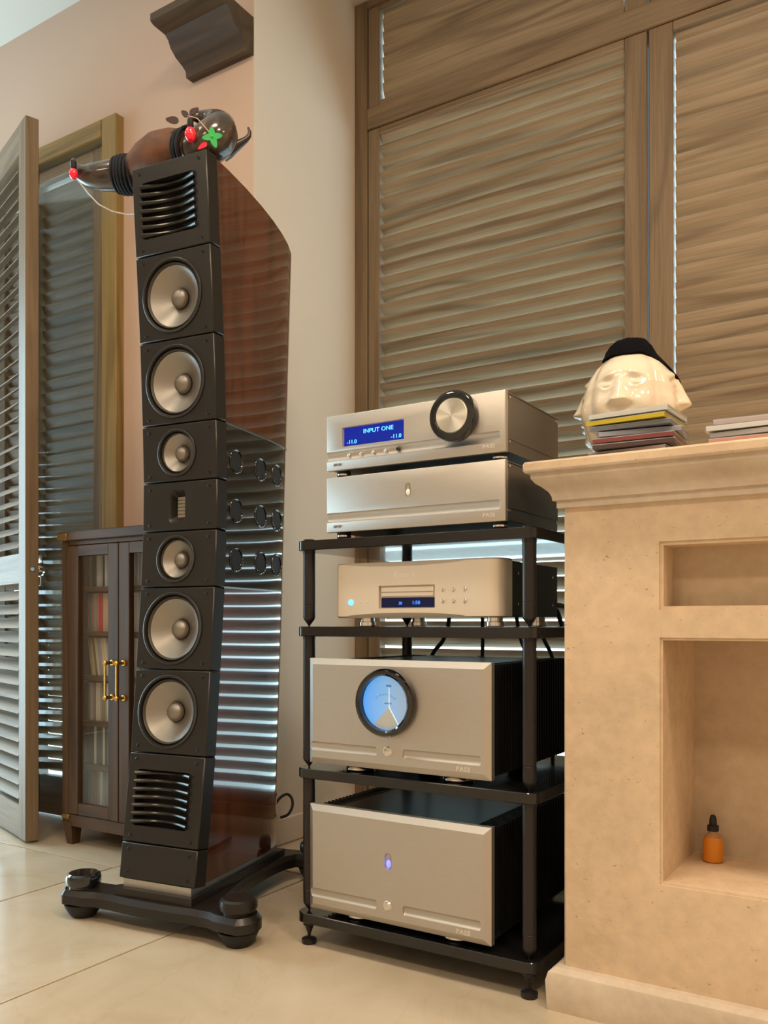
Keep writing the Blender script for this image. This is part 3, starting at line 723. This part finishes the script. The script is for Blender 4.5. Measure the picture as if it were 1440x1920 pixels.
for k in range(len(PZ)-1):
    z1, f1, kind = PZ[k]; z0, f0, _ = PZ[k+1]
    Lh = math.hypot(z1-z0, f1-f0); tilt = math.atan2(-(f1-f0), z1-z0)     # lean about x
    mw = Matrix.Translation((0, (f0+f1)/2, (z0+z1)/2)) @ Matrix.Rotation(tilt, 4, 'X')
    g = .0012
    pl = MB().box(-HWD, HWD, 0, TH, -Lh/2+g, Lh/2-g, .0022)
    cuts = []; dx = -.006
    if kind == 'woofer': ro, rc = .0880, .0715; cuts = [MB().lathe([(ro, .02), (ro, -.004), (ro-.004, -.034)], 64, (dx,0,0), 'y')]
    if kind == 'mid': ro, rc = .0575, .0450; cuts = [MB().lathe([(ro, .02), (ro, -.004), (ro-.003, -.034)], 56, (dx,0,0), 'y')]
    if kind == 'ribbon':
        rg = []
        for s_, y_ in ((1.06,-.002),(1.0,0),(.62,.018),(.62,.026)):
            q = []
            for cx, cz, a0 in ((-1,-1,180),(1,-1,270),(1,1,0),(-1,1,90)):
                for j in range(6): a_ = R(a0+18*j); q.append((dx + cx*.014*s_ + .010*s_*math.cos(a_), y_, cz*.030*s_ + .010*s_*math.sin(a_)))
            rg.append(q)
        cuts = [MB().loft(rg)]
    if kind == 'vent':
        vh, vw = .066, .080
        q = []
        for cx, cz, a0 in ((-1,-1,180),(1,-1,270),(1,1,0),(-1,1,90)):
            for j in range(5): a_ = R(a0+22.5*j); q.append((-.004+cx*(vw-.010)+.010*math.cos(a_), cz*(vh-.010)+.010*math.sin(a_)))
        cuts = [MB().prism(q, -.01, .036, 'y')]
    me = cut(pl, cuts, 'baffle_panel', dark_metal) if cuts else pl.mesh('baffle_panel', dark_metal)
    o = link('baffle_panel', me, sp); o.matrix_local = mw
    sz = Lh/2-.016
    for sx_ in (-1, 1):
        for sy_ in (-1, 1):
            MB().lathe([(.0042,-.001),(.0042,.0012),(.0034,.0016),(.0028,.0004),(.0005,.0004)], 14, (sx_*.088, 0, sy_*sz), 'y').build('screw', black, o)
    if kind in ('woofer', 'mid'):
        big = kind == 'woofer'
        MB().lathe([(ro-.0005,-.012),(ro-.0005,.0022),(ro-.0025,.0032),(ro-.007,.0022),(ro-.0085,-.004),(ro-.0085,-.014)], 64, (dx,0,0), 'y', cap0=False, cap1=False).build('chassis_ring', dark_metal, o)
        s0 = ro-.0085
        MB().lathe([(s0, -.010),(s0-.002,-.0035),(s0-.0045,-.0012),(rc+.001+.0015,-.003),(rc,-.0085),(rc-.001,-.011)], 64, (dx,0,0), 'y', cap0=False, cap1=False).build('surround', surr_m, o)
        cr = .0235 if big else .0190; dp = .036 if big else .026
        prof = []
        for j in range(9): t = j/8; r_ = rc*(1-t)+cr*.9*t; prof.append((r_, -.0075-(dp-.0075)*(t**.9)))
        MB().lathe(prof, 64, (dx,0,0), 'y', cap0=False, cap1=False).build('cone', cone_m, o)
        prof = [(cr*math.cos(R(a_)), -dp+.004+cr*.78*math.sin(R(a_))) for a_ in range(0, 91, 10)]; prof[-1] = (.0003, prof[-1][1])
        MB().lathe(prof, 40, (dx,0,0), 'y', cap0=False).build('dust_cap', cap_m, o)
    if kind == 'ribbon':
        rb = MB().box(dx-.0125, dx+.0125, .0185, .0195, -.0255, .0255).build('ribbon', ribbon_m, o)
        for j in range(1, 6): MB().box(dx-.0125, dx+.0125, .0178, .0186, -.0255+j*.0085-.0006, -.0255+j*.0085+.0006).build('ribbon_bar', dark_metal, rb)
    if kind == 'vent':
        MB().box(-.0835, .0755, .0345, .0352, -.0655, .0655).build('vent_back', rubber, o)
        ns = 6
        for j in range(ns+1):
            z_ = vh*2*(j+.5)/(ns+1) - vh
            rg = []
            for q in range(15):
                t = q/14; x = -.084 + .160*t; e = math.sin(math.pi*t)
                yb = -.0075 + .024*e; hgt = .0062-.0012*e
                ring_ = []
                for a_ in range(0, 360, 36): ring_.append((x, yb+.006+.008*math.cos(R(a_)), z_ + hgt*math.sin(R(a_)) + .003*e))
                rg.append(ring_)
            MB().loft(rg).build('vent_blade', blade_m, o)
# cabinet body, three sections behind the baffle
def yb_at(z): return .358 + .050*(z-.1)
PL = [(0,1.0),(.12,.975),(.3,.935),(.48,.888),(.62,.842),(.74,.785),(.84,.71),(.92,.60),(.97,.49),(1,.34)]
def body_ring(z, ztop=None, z0=None, shrink=1, hw=.1065):
    pts = []
    yf = fz(z)+TH+.0006; YB = yb_at(z)
    for s_, q in PL: pts.append((hw*q*shrink, yf+(YB-yf)*s_))
    pts = pts + [(-x, y) for x, y in reversed(pts)]
    if ztop is None: return [(x, y, z) for x, y in pts]
    out = []
    for x, y in pts:
        s_ = max(0, y/.44); zt = ztop(s_); out.append((x, y, z0 + (z-z0)/(1.804-z0)*(zt-z0)))
    return out
def sec(name, za, zb, m, n=8, top=False, shrink=1):
    zs = [za+(zb-za)*i/n for i in range(n+1)]
    if top: tz = lambda s_: 1.8025 - .012*s_ - .058*max(0, s_)**2.2; rs = [body_ring(z, tz, za) for z in zs]
    else: rs = [body_ring(z, shrink=shrink) for z in zs]
    return MB().loft(rs).build(name, m, sp, angle=30)
sec('lower_cabinet', .1085, .7945, veneer, 14)
sec('upper_cabinet', 1.1905, 1.804, veneer, 12, True)
mid_c = sec('centre_cabinet', .7955, 1.1895, black_gloss, 8, shrink=.992)
# bright joint lines around the centre section
for z in (.795, 1.19):
    MB().loft([[(x*1.006, y+.001 if y > .3 else y, z+dz) for x, y, _ in body_ring(z)] for dz in (-.0022,.0022)]).build('trim_strip', mat('trim_steel', (.34,.36,.37), .2, metal=1), sp)
# round side ports, three rows of three on either side
def wall_at(y, z):
    yf = fz(z)+TH; YB = yb_at(z); s_ = (y-yf)/(YB-yf)
    for i in range(len(PL)-1):
        if PL[i][0] <= s_ <= PL[i+1][0]:
            t = (s_-PL[i][0])/(PL[i+1][0]-PL[i][0]); q = PL[i][1]*(1-t)+PL[i+1][1]*t
            dq = (PL[i+1][1]-PL[i][1])/(PL[i+1][0]-PL[i][0])
            return .1065*.992*q, .1065*.992*dq/(YB-yf)
    return .04, -1
for z in (1.105, .985, .865):
    for y in (.088, .208, .300):
        x, sl = wall_at(y, z)
        for sx_ in (-1, 1):
            nrm = Vector((sx_, -sl, 0)).normalized()
            M_ = Matrix.Translation((sx_*x, y, z)) @ Vector((0,0,1)).rotation_difference(nrm).to_matrix().to_4x4()
            pt = MB().lathe([(.0305,-.003),(.0305,.0008),(.0295,.0022),(.0275,.0026),(.0255,.0014),(.024,-.001)], 32, cap1=False).build('port', black_gloss, sp); pt.matrix_local = M_
            MB().lathe([(.0245,-.002),(.0245,.0003),(.0002,.0003)], 28).build('port_mesh', rubber, pt)
# silver foot plate and base
def quad(x0, x1, ya, yb, z0, z1, b, xr=None):
    xr = xr or x1
    return MB().prism([(-x1, ya), (x1, ya), (xr, yb), (-xr, yb)], z0, z1)
quad(0, .0985, -.082, .35, .0885, .1070, 0, .055).build('foot_plate', silver, sp)
# base outline: two wide front arms, waisted middle, two narrower rear arms
half = [(0,-.118),(.06,-.117),(.12,-.112),(.165,-.113),(.19,-.123)]
for a_ in range(-65, 100, 15): half.append((.226+.052*math.cos(R(a_)), -.080+.052*math.sin(R(a_))))
half += [(.168,-.028),(.135,.015),(.115,.08),(.095,.17),(.083,.25),(.080,.31),(.083,.355),(.092,.385)]
for a_ in range(-30, 130, 20): half.append((.130+.046*math.cos(R(a_)), .420+.046*math.sin(R(a_))))
half += [(.075,.445),(.03,.437),(0,.436)]
outl = half + [(-x, y) for x, y in reversed(half[1:-1])]
def off(s_, z):
    out = []; n = len(outl)
    for i in range(n):
        a_, b_, c_ = Vector(outl[i-1]), Vector(outl[i]), Vector(outl[(i+1) % n])
        t = (c_-a_).normalized(); nn = Vector((t.y, -t.x)); p = b_ - nn*s_; out.append((p.x, p.y, z))
    return out
MB().loft([off(.006,.034), off(0,.038), off(0,.058), off(.010,.070)]).build('base_plate', base_m, sp, angle=25)
quad(0, .112, -.098, .37, .0702, .0884, 0, .066).build('base_riser', base_m, sp)
for x, y, r_ in ((-.226,-.080,1),(.226,-.080,1),(-.130,.420,.92),(.130,.420,.92)):
    ft = MB().lathe([(.026,0),(.030,.003),(.036,.012),(.043,.024),(.046,.033)], 32, (x,y,0)); ft.v = [((px-x)*r_+x, (py-y)*r_+y, pz) for px,py,pz in ft.v]
    ft.build('foot', rubber, sp)
    kb = []
    for r0, z in ((.034,.0702),(.034,.0745),(.040,.078),(.0425,.083),(.0425,.094),(.040,.1005),(.034,.1045),(.012,.1055)):
        kb.append([(x+r_*(r0*(1-.03*(i % 2)*(1 if .079 < z < .1 else 0)))*math.cos(2*math.pi*i/24), y+r_*(r0*(1-.03*(i % 2)*(1 if .079 < z < .1 else 0)))*math.sin(2*math.pi*i/24), z) for i in range(24)])
    MB().loft(kb).build('levelling_knob', base_m if x > 0 else black_gloss, sp, angle=25)
tag(MB().cord([at(526,1533,2.44), at(540,1527,2.44), at(548,1512,2.45), at(547,1497,2.46), at(538,1489,2.46), at(525,1496,2.44), at(515,1510,2.42)], .004, 10).build('speaker_cable', cable, angle=80), 'black speaker cable looping behind the tall speaker', 'cable')

# ------------------------------------------------------------------ CD cabinet
CX0, CX1, CY0, CY1 = -2.372, -1.838, 1.810, 2.028
cab = thing('cd_cabinet', 'dark walnut display cabinet with two glazed doors and brass handles', 'cabinet', ((CX0+CX1)/2, (CY0+CY1)/2, 0))
ox, oy = (CX0+CX1)/2, (CY0+CY1)/2
def cbo(mb, name, m, parent=cab, **k): return mb.xf(Matrix.Translation((-ox, -oy, 0))).build(name, m, parent, **k)
cbo(MB().box(CX0-.008, CX1+.008, CY0-.010, CY1, .972, 1.002, .003), 'top', walnut_x)
cbo(MB().box(CX0, CX0+.022, CY0+.024, CY1, .075, .972, .001), 'side_panel', walnut_z)
cbo(MB().box(CX1-.022, CX1, CY0+.024, CY1, .075, .972, .001), 'side_panel', walnut_z)
cbo(MB().box(CX0, CX0+.030, CY0, CY0+.024, .075, .972, .001), 'corner_post', walnut_z)
cbo(MB().box(CX1-.030, CX1, CY0, CY0+.024, .075, .972, .001), 'corner_post', walnut_z)
cbo(MB().box(CX0+.022, CX1-.022, CY1-.008, CY1, .075, .972), 'back_panel', walnut_z)
cbo(MB().box(CX0+.030, CX1-.030, CY0+.002, CY0+.024, .060, .098, .001), 'apron', walnut_x)
cbo(MB().box(CX0+.030, CX1-.030, CY0+.002, CY0+.024, .958, .972, .001), 'head_rail', walnut_x)
shelf_z = [.100, .236, .378, .524, .668, .812]
for z in shelf_z: cbo(MB().box(CX0+.022, CX1-.022, CY0+.045, CY1-.008, z, z+.014, .001), 'shelf', walnut_x)
for x in (CX0+.022, CX1-.022):
    for y in (CY0+.022, CY1-.022):
        sg = -1 if x < ox else 1
        cbo(MB().loft([[(x-.014-sg*.006,y-.014,0),(x+.014-sg*.006,y-.014,0),(x+.014-sg*.006,y+.014,0),(x-.014-sg*.006,y+.014,0)], [(x-.022,y-.022,.0745),(x+.022,y-.022,.0745),(x+.022,y+.022,.0745),(x-.022,y+.022,.0745)]]), 'leg', walnut_z)
for z in (.082, .974):
    cbo(MB().box(CX0-.0015-.008*(z > .5), CX0+.035, CY0-.0015-.010*(z > .5), CY0+.02, z, z+.014 + .008*(z > .5), .001), 'brass_corner', old_brass)
for s_, (a, b) in enumerate(((CX0+.032, ox-.0015), (ox+.0015, CX1-.032))):
    st = .046
    d = cbo(MB().box(a, a+st, CY0-.001, CY0+.021, .100, .956, .002).box(b-st, b, CY0-.001, CY0+.021, .100, .956, .002), 'door', walnut_z)
    sub = lambda mb, n, m, **k: mb.xf(Matrix.Translation((-ox, -oy, 0))).build(n, m, d, **k)
    sub(MB().box(a+st, b-st, CY0-.0005, CY0+.020, .100, .137, .0015), 'rail', walnut_x)
    sub(MB().box(a+st, b-st, CY0-.0005, CY0+.020, .922, .956, .0015), 'rail', walnut_x)
    sub(MB().box(a+st-.004, b-st+.004, CY0+.009, CY0+.012, .134, .925), 'pane', pane)
    hx_ = b-.024 if s_ == 0 else a+.024
    hm = MB()
    for z in (.482, .588):
        hm.lathe([(.009,0),(.009,.003),(.0055,.004),(.005,.022),(.0075,.026),(.0075,.032),(.005,.035)], 20, (hx_, CY0-.001, z), 'y')
    hm.tube([(hx_, CY0-.030, .474), (hx_, CY0-.030, .596)], .0032, 10)
    sub(hm, 'handle', brass)
# CDs standing on the shelves, spines to the front
cdm = {}
PAL = [  # per shelf from the bottom: colour name and colour
    [('pale blue',(.30,.42,.50)),('white',(.62,.66,.66)),('slate',(.16,.22,.28)),('blue grey',(.28,.36,.42)),('mauve',(.34,.28,.32))],
    [('charcoal',(.08,.09,.09)),('grey green',(.22,.27,.24)),('white',(.66,.66,.60)),('dusty pink',(.42,.24,.22)),('brown',(.20,.12,.08)),('pale green',(.48,.54,.46))],
    [('white',(.70,.70,.64)),('ivory',(.66,.60,.46)),('grey',(.34,.34,.33)),('pale lilac',(.46,.44,.50)),('olive',(.28,.27,.18))],
    [('cream',(.66,.58,.36)),('straw yellow',(.60,.50,.26)),('olive',(.25,.23,.12)),('ivory',(.70,.65,.50)),('lavender',(.40,.38,.50))],
    [('rose',(.55,.26,.24)),('crimson',(.60,.06,.08)),('teal',(.18,.42,.38)),('beige',(.58,.48,.34)),('sage',(.40,.46,.36))],
    [('navy',(.05,.07,.12)),('white',(.62,.64,.62)),('sky blue',(.34,.46,.56)),('black',(.025,.025,.03)),('tan',(.50,.36,.18))]]
RN = ['lowest','second lowest','third lowest','third highest','second highest','highest']
case_mesh = {}
def case_obj(cname, col):
    if cname not in case_mesh:
        m = mat('spine_'+cname.replace(' ', '_'), col, .3)
        b = MB().box(-.0050, .0050, 0, .138, 0, .124, .0006)
        b.m = [0]*len(b.m)
        case_mesh[cname] = b.mesh('cd_case', m)
    return case_mesh[cname]
rc = random.Random(11); placed = []
for k, z in enumerate(shelf_z):
    for side, (xa, n) in enumerate(((CX0+.030, 14), (-2.17, 9))):
        lean = R(9) if (k == 3 and side == 0) else 0
        x = xa + (.020 if lean else 0)
        for i in range(n):
            cn, col = PAL[k][rc.randrange(len(PAL[k]))]
            if k == 4 and side == 0 and i in (5, 6): cn, col = PAL[4][1]
            o = link('cd_case', case_obj(cn+str(k), col), None, (x+.0052, 1.884 + rc.uniform(0,.004), z+.0143+ (.0008 if lean else 0)), (0, -lean, 0))
            placed.append((o, cn, k, side))
            x += .01045

ORD = ['first','second','third','fourth','fifth','sixth','seventh','eighth','ninth','tenth']
for o, cn, k, side in placed:
    same = [p[0] for p in placed if p[1:] == (cn, k, side)]; i = same.index(o); door = 'left' if side == 0 else 'right'
    lab = '%s CD from the left, %s shelf behind the %s glass door' % (cn if len(same) == 1 else ORD[i]+' '+cn, RN[k], door) if len(same) > 1 else 'only %s CD on the %s shelf behind the %s glass door' % (cn, RN[k], door)
    tag(o, lab, 'CD case', 'CDs standing in the glazed cabinet')
# ------------------------------------------------------------------ horn ornament on the speaker
horn_m = mat('polished_horn', (.085,.060,.042), .22, coat=.6)
_n = noise(horn_m, coords(horn_m, (1,1,1), False), 14, 4, .6, 1.2)
base(horn_m, ramp(horn_m, _n, [(.35, (.02,.013,.01)), (.55, (.085,.055,.035)), (.75, (.20,.14,.09))]))
leather = mat('brown_leather', (.17,.065,.022), .55)
_n2 = noise(leather, coords(leather, (1,1,1), False), 22, 5); bump(leather, _n2, .3, .004)
base(leather, ramp(leather, _n2, [(.3, (.075,.026,.009)), (.7, (.17,.065,.022))]))
rope_m = mat('navy_rope', (.006,.008,.016), .75)
pb = at(318, 300, 2.20)
hn = thing('horn_ornament', 'pair of polished buffalo horns bound with dark rope on the speaker top', 'ornament', (pb.x, pb.y, 1.790))
def hno(mb, name, m, **k): return mb.xf(Matrix.Translation((-pb.x, -pb.y, -1.790))).build(name, m, hn, **k)
# body
bp = [(248,338,2.27,.030),(258,325,2.26,.046),(280,312,2.24,.060),(305,300,2.22,.068),(330,294,2.20,.066),(355,288,2.18,.055),(368,285,2.18,.042)]
hno(MB().tube([at(a,b,D) for a,b,D,_ in bp], [r_ for *_, r_ in bp], 20), 'leather_binding', leather, angle=80)
lp = [(258,325,2.26,.040),(240,327,2.265,.042),(215,329,2.27,.040),(190,331,2.275,.036),(168,331,2.28,.030),(152,326,2.28,.023),(142,316,2.28,.015),(137,305,2.28,.009),(138,297,2.28,.004)]
hno(MB().tube([at(a,b,D) for a,b,D,_ in lp], [r_ for *_, r_ in lp], 24), 'horn', horn_m, angle=80)
rp = [(350,283,2.17,.036),(370,279,2.14,.043),(388,272,2.13,.049),(402,262,2.13,.050),(412,249,2.14,.046),(413,239,2.155,.039),(407,231,2.17,.032),(395,225,2.18,.025),(380,221,2.18,.018),(366,219,2.17,.012),(355,218,2.16,.006)]
hno(MB().tube([at(a,b,D) for a,b,D,_ in rp], [r_ for *_, r_ in rp], 24), 'horn', horn_m, angle=80)
def rope(c0, c1, r0, r1, n, name):
    for i in range(n):
        t = i/(n-1); c = c0.lerp(c1, t); ax = (c1-c0).normalized(); u_ = ax.orthogonal().normalized(); v_ = ax.cross(u_); r_ = r0*(1-t)+r1*t + random.uniform(0,.003)
        tl = random.uniform(-.006,.006)
        hno(MB().tube([c + (u_*math.cos(2*math.pi*j/20)+v_*math.sin(2*math.pi*j/20))*r_ + ax*tl*math.cos(2*math.pi*j/20) for j in range(21)], .0042, 8), name, rope_m, angle=80)
rope(at(222,329,2.27), at(252,327,2.262), .041, .047, 6, 'rope_turn')
rope(at(342,286,2.185), at(362,281,2.155), .047, .050, 5, 'rope_turn')
tp = [(418,292,2.20,.016),(428,285,2.20,.016),(440,276,2.20,.013),(452,268,2.20,.010),(461,262,2.20,.0075),(467,255,2.20,.006),(468,247,2.20,.0045),(465,239,2.20,.0025)]
hno(MB().tube([at(a,b,D) for a,b,D,_ in tp], [r_ for *_, r_ in tp], 12), 'horn_tip', mat('dark_horn_tip', (.03,.014,.008), .3), angle=80)
# garland of lamps hung on the horns
gl = thing('light_garland', 'string of red bulbs with leaves and a green clover on the horns', 'garland', tuple(at(355,250,2.09)))
gl0 = at(355,250,2.09)
def glo(mb, name, m, parent=gl, **k): return mb.xf(Matrix.Translation(-gl0)).build(name, m, parent, **k)
red_b = mat('red_bulb', (.75,.01,.03), .15, emit=(1,.01,.04), es=.3, coat=1)
leaf_m = mat('purple_leaf', (.045,.018,.020), .5)
green_m = mat('green_clover', (.03,.38,.08), .3, emit=(.03,.5,.1), es=.12)
for a, b, D, r_ in ((357,252,2.08,.0135),(138,326,2.245,.011)):
    c = at(a,b,D); bl = glo(MB().sphere(c, r_, 18, 12, (1,1,1.35)), 'bulb', red_b, angle=80)
    glo(MB().lathe([(.006,0),(.0075,.003),(.0075,.018),(.005,.021)], 14, (c.x, c.y, c.z+r_*1.25)), 'bulb_socket', rubber, bl)
def leafshape(c, ang_, L_, W_, name, m, par=gl):
    q = MB(); up = Vector((0,0,1)); rt = Vector((math.cos(YAW), math.sin(YAW), 0)); ca, sa = math.cos(ang_), math.sin(ang_)
    a_ = rt*ca+up*sa; b_ = up*ca-rt*sa; nn = a_.cross(b_)
    r0, r1 = [], []
    for i in range(16):
        t = 2*math.pi*i/16; x = L_/2*(1-math.cos(t)); y = W_/2*math.sin(t)*(.85+.3*math.cos(t))
        p = c + a_*x + b_*y; r0.append(tuple(p + nn*(.0012+ .004*(y/W_)**2))); r1.append(tuple(p - nn*.0012 + nn*.004*(y/W_)**2))
    return glo(q.loft([r0, r1]), name, m, par, angle=60)
leafshape(at(335,227,2.10), R(172), .032, .020, 'leaf', leaf_m)
leafshape(at(352,218,2.10), R(140), .020, .016, 'leaf', leaf_m)
leafshape(at(356,214,2.10), R(35), .026, .016, 'leaf', leaf_m)
cl = glo(MB().sphere(at(398,257,2.045), .004, 10, 8), 'clover_heart', green_m, angle=80)
for k, a_ in enumerate((95, 10, 185, -70)): leafshape(at(398,257,2.045), R(a_), .027 if k == 3 else .024, .017, 'clover_leaf', green_m, cl)
leafshape(at(388,268,2.05), R(215), .026, .012, 'red_petal', red_b)
wire = mat('pale_wire', (.45,.33,.24), .4)
glo(MB().tube([at(140,333,2.25), at(152,345,2.25), at(165,362,2.24), at(185,383,2.22), at(210,396,2.20), at(238,402,2.17), at(258,401,2.14), at(263,398,2.12)], .0018, 6), 'wire', wire)
glo(MB().tube([at(357,238,2.085), at(352,226,2.10), at(352,217,2.10), at(370,222,2.09), at(390,245,2.05), at(398,257,2.046)], .0014, 6), 'wire', wire)
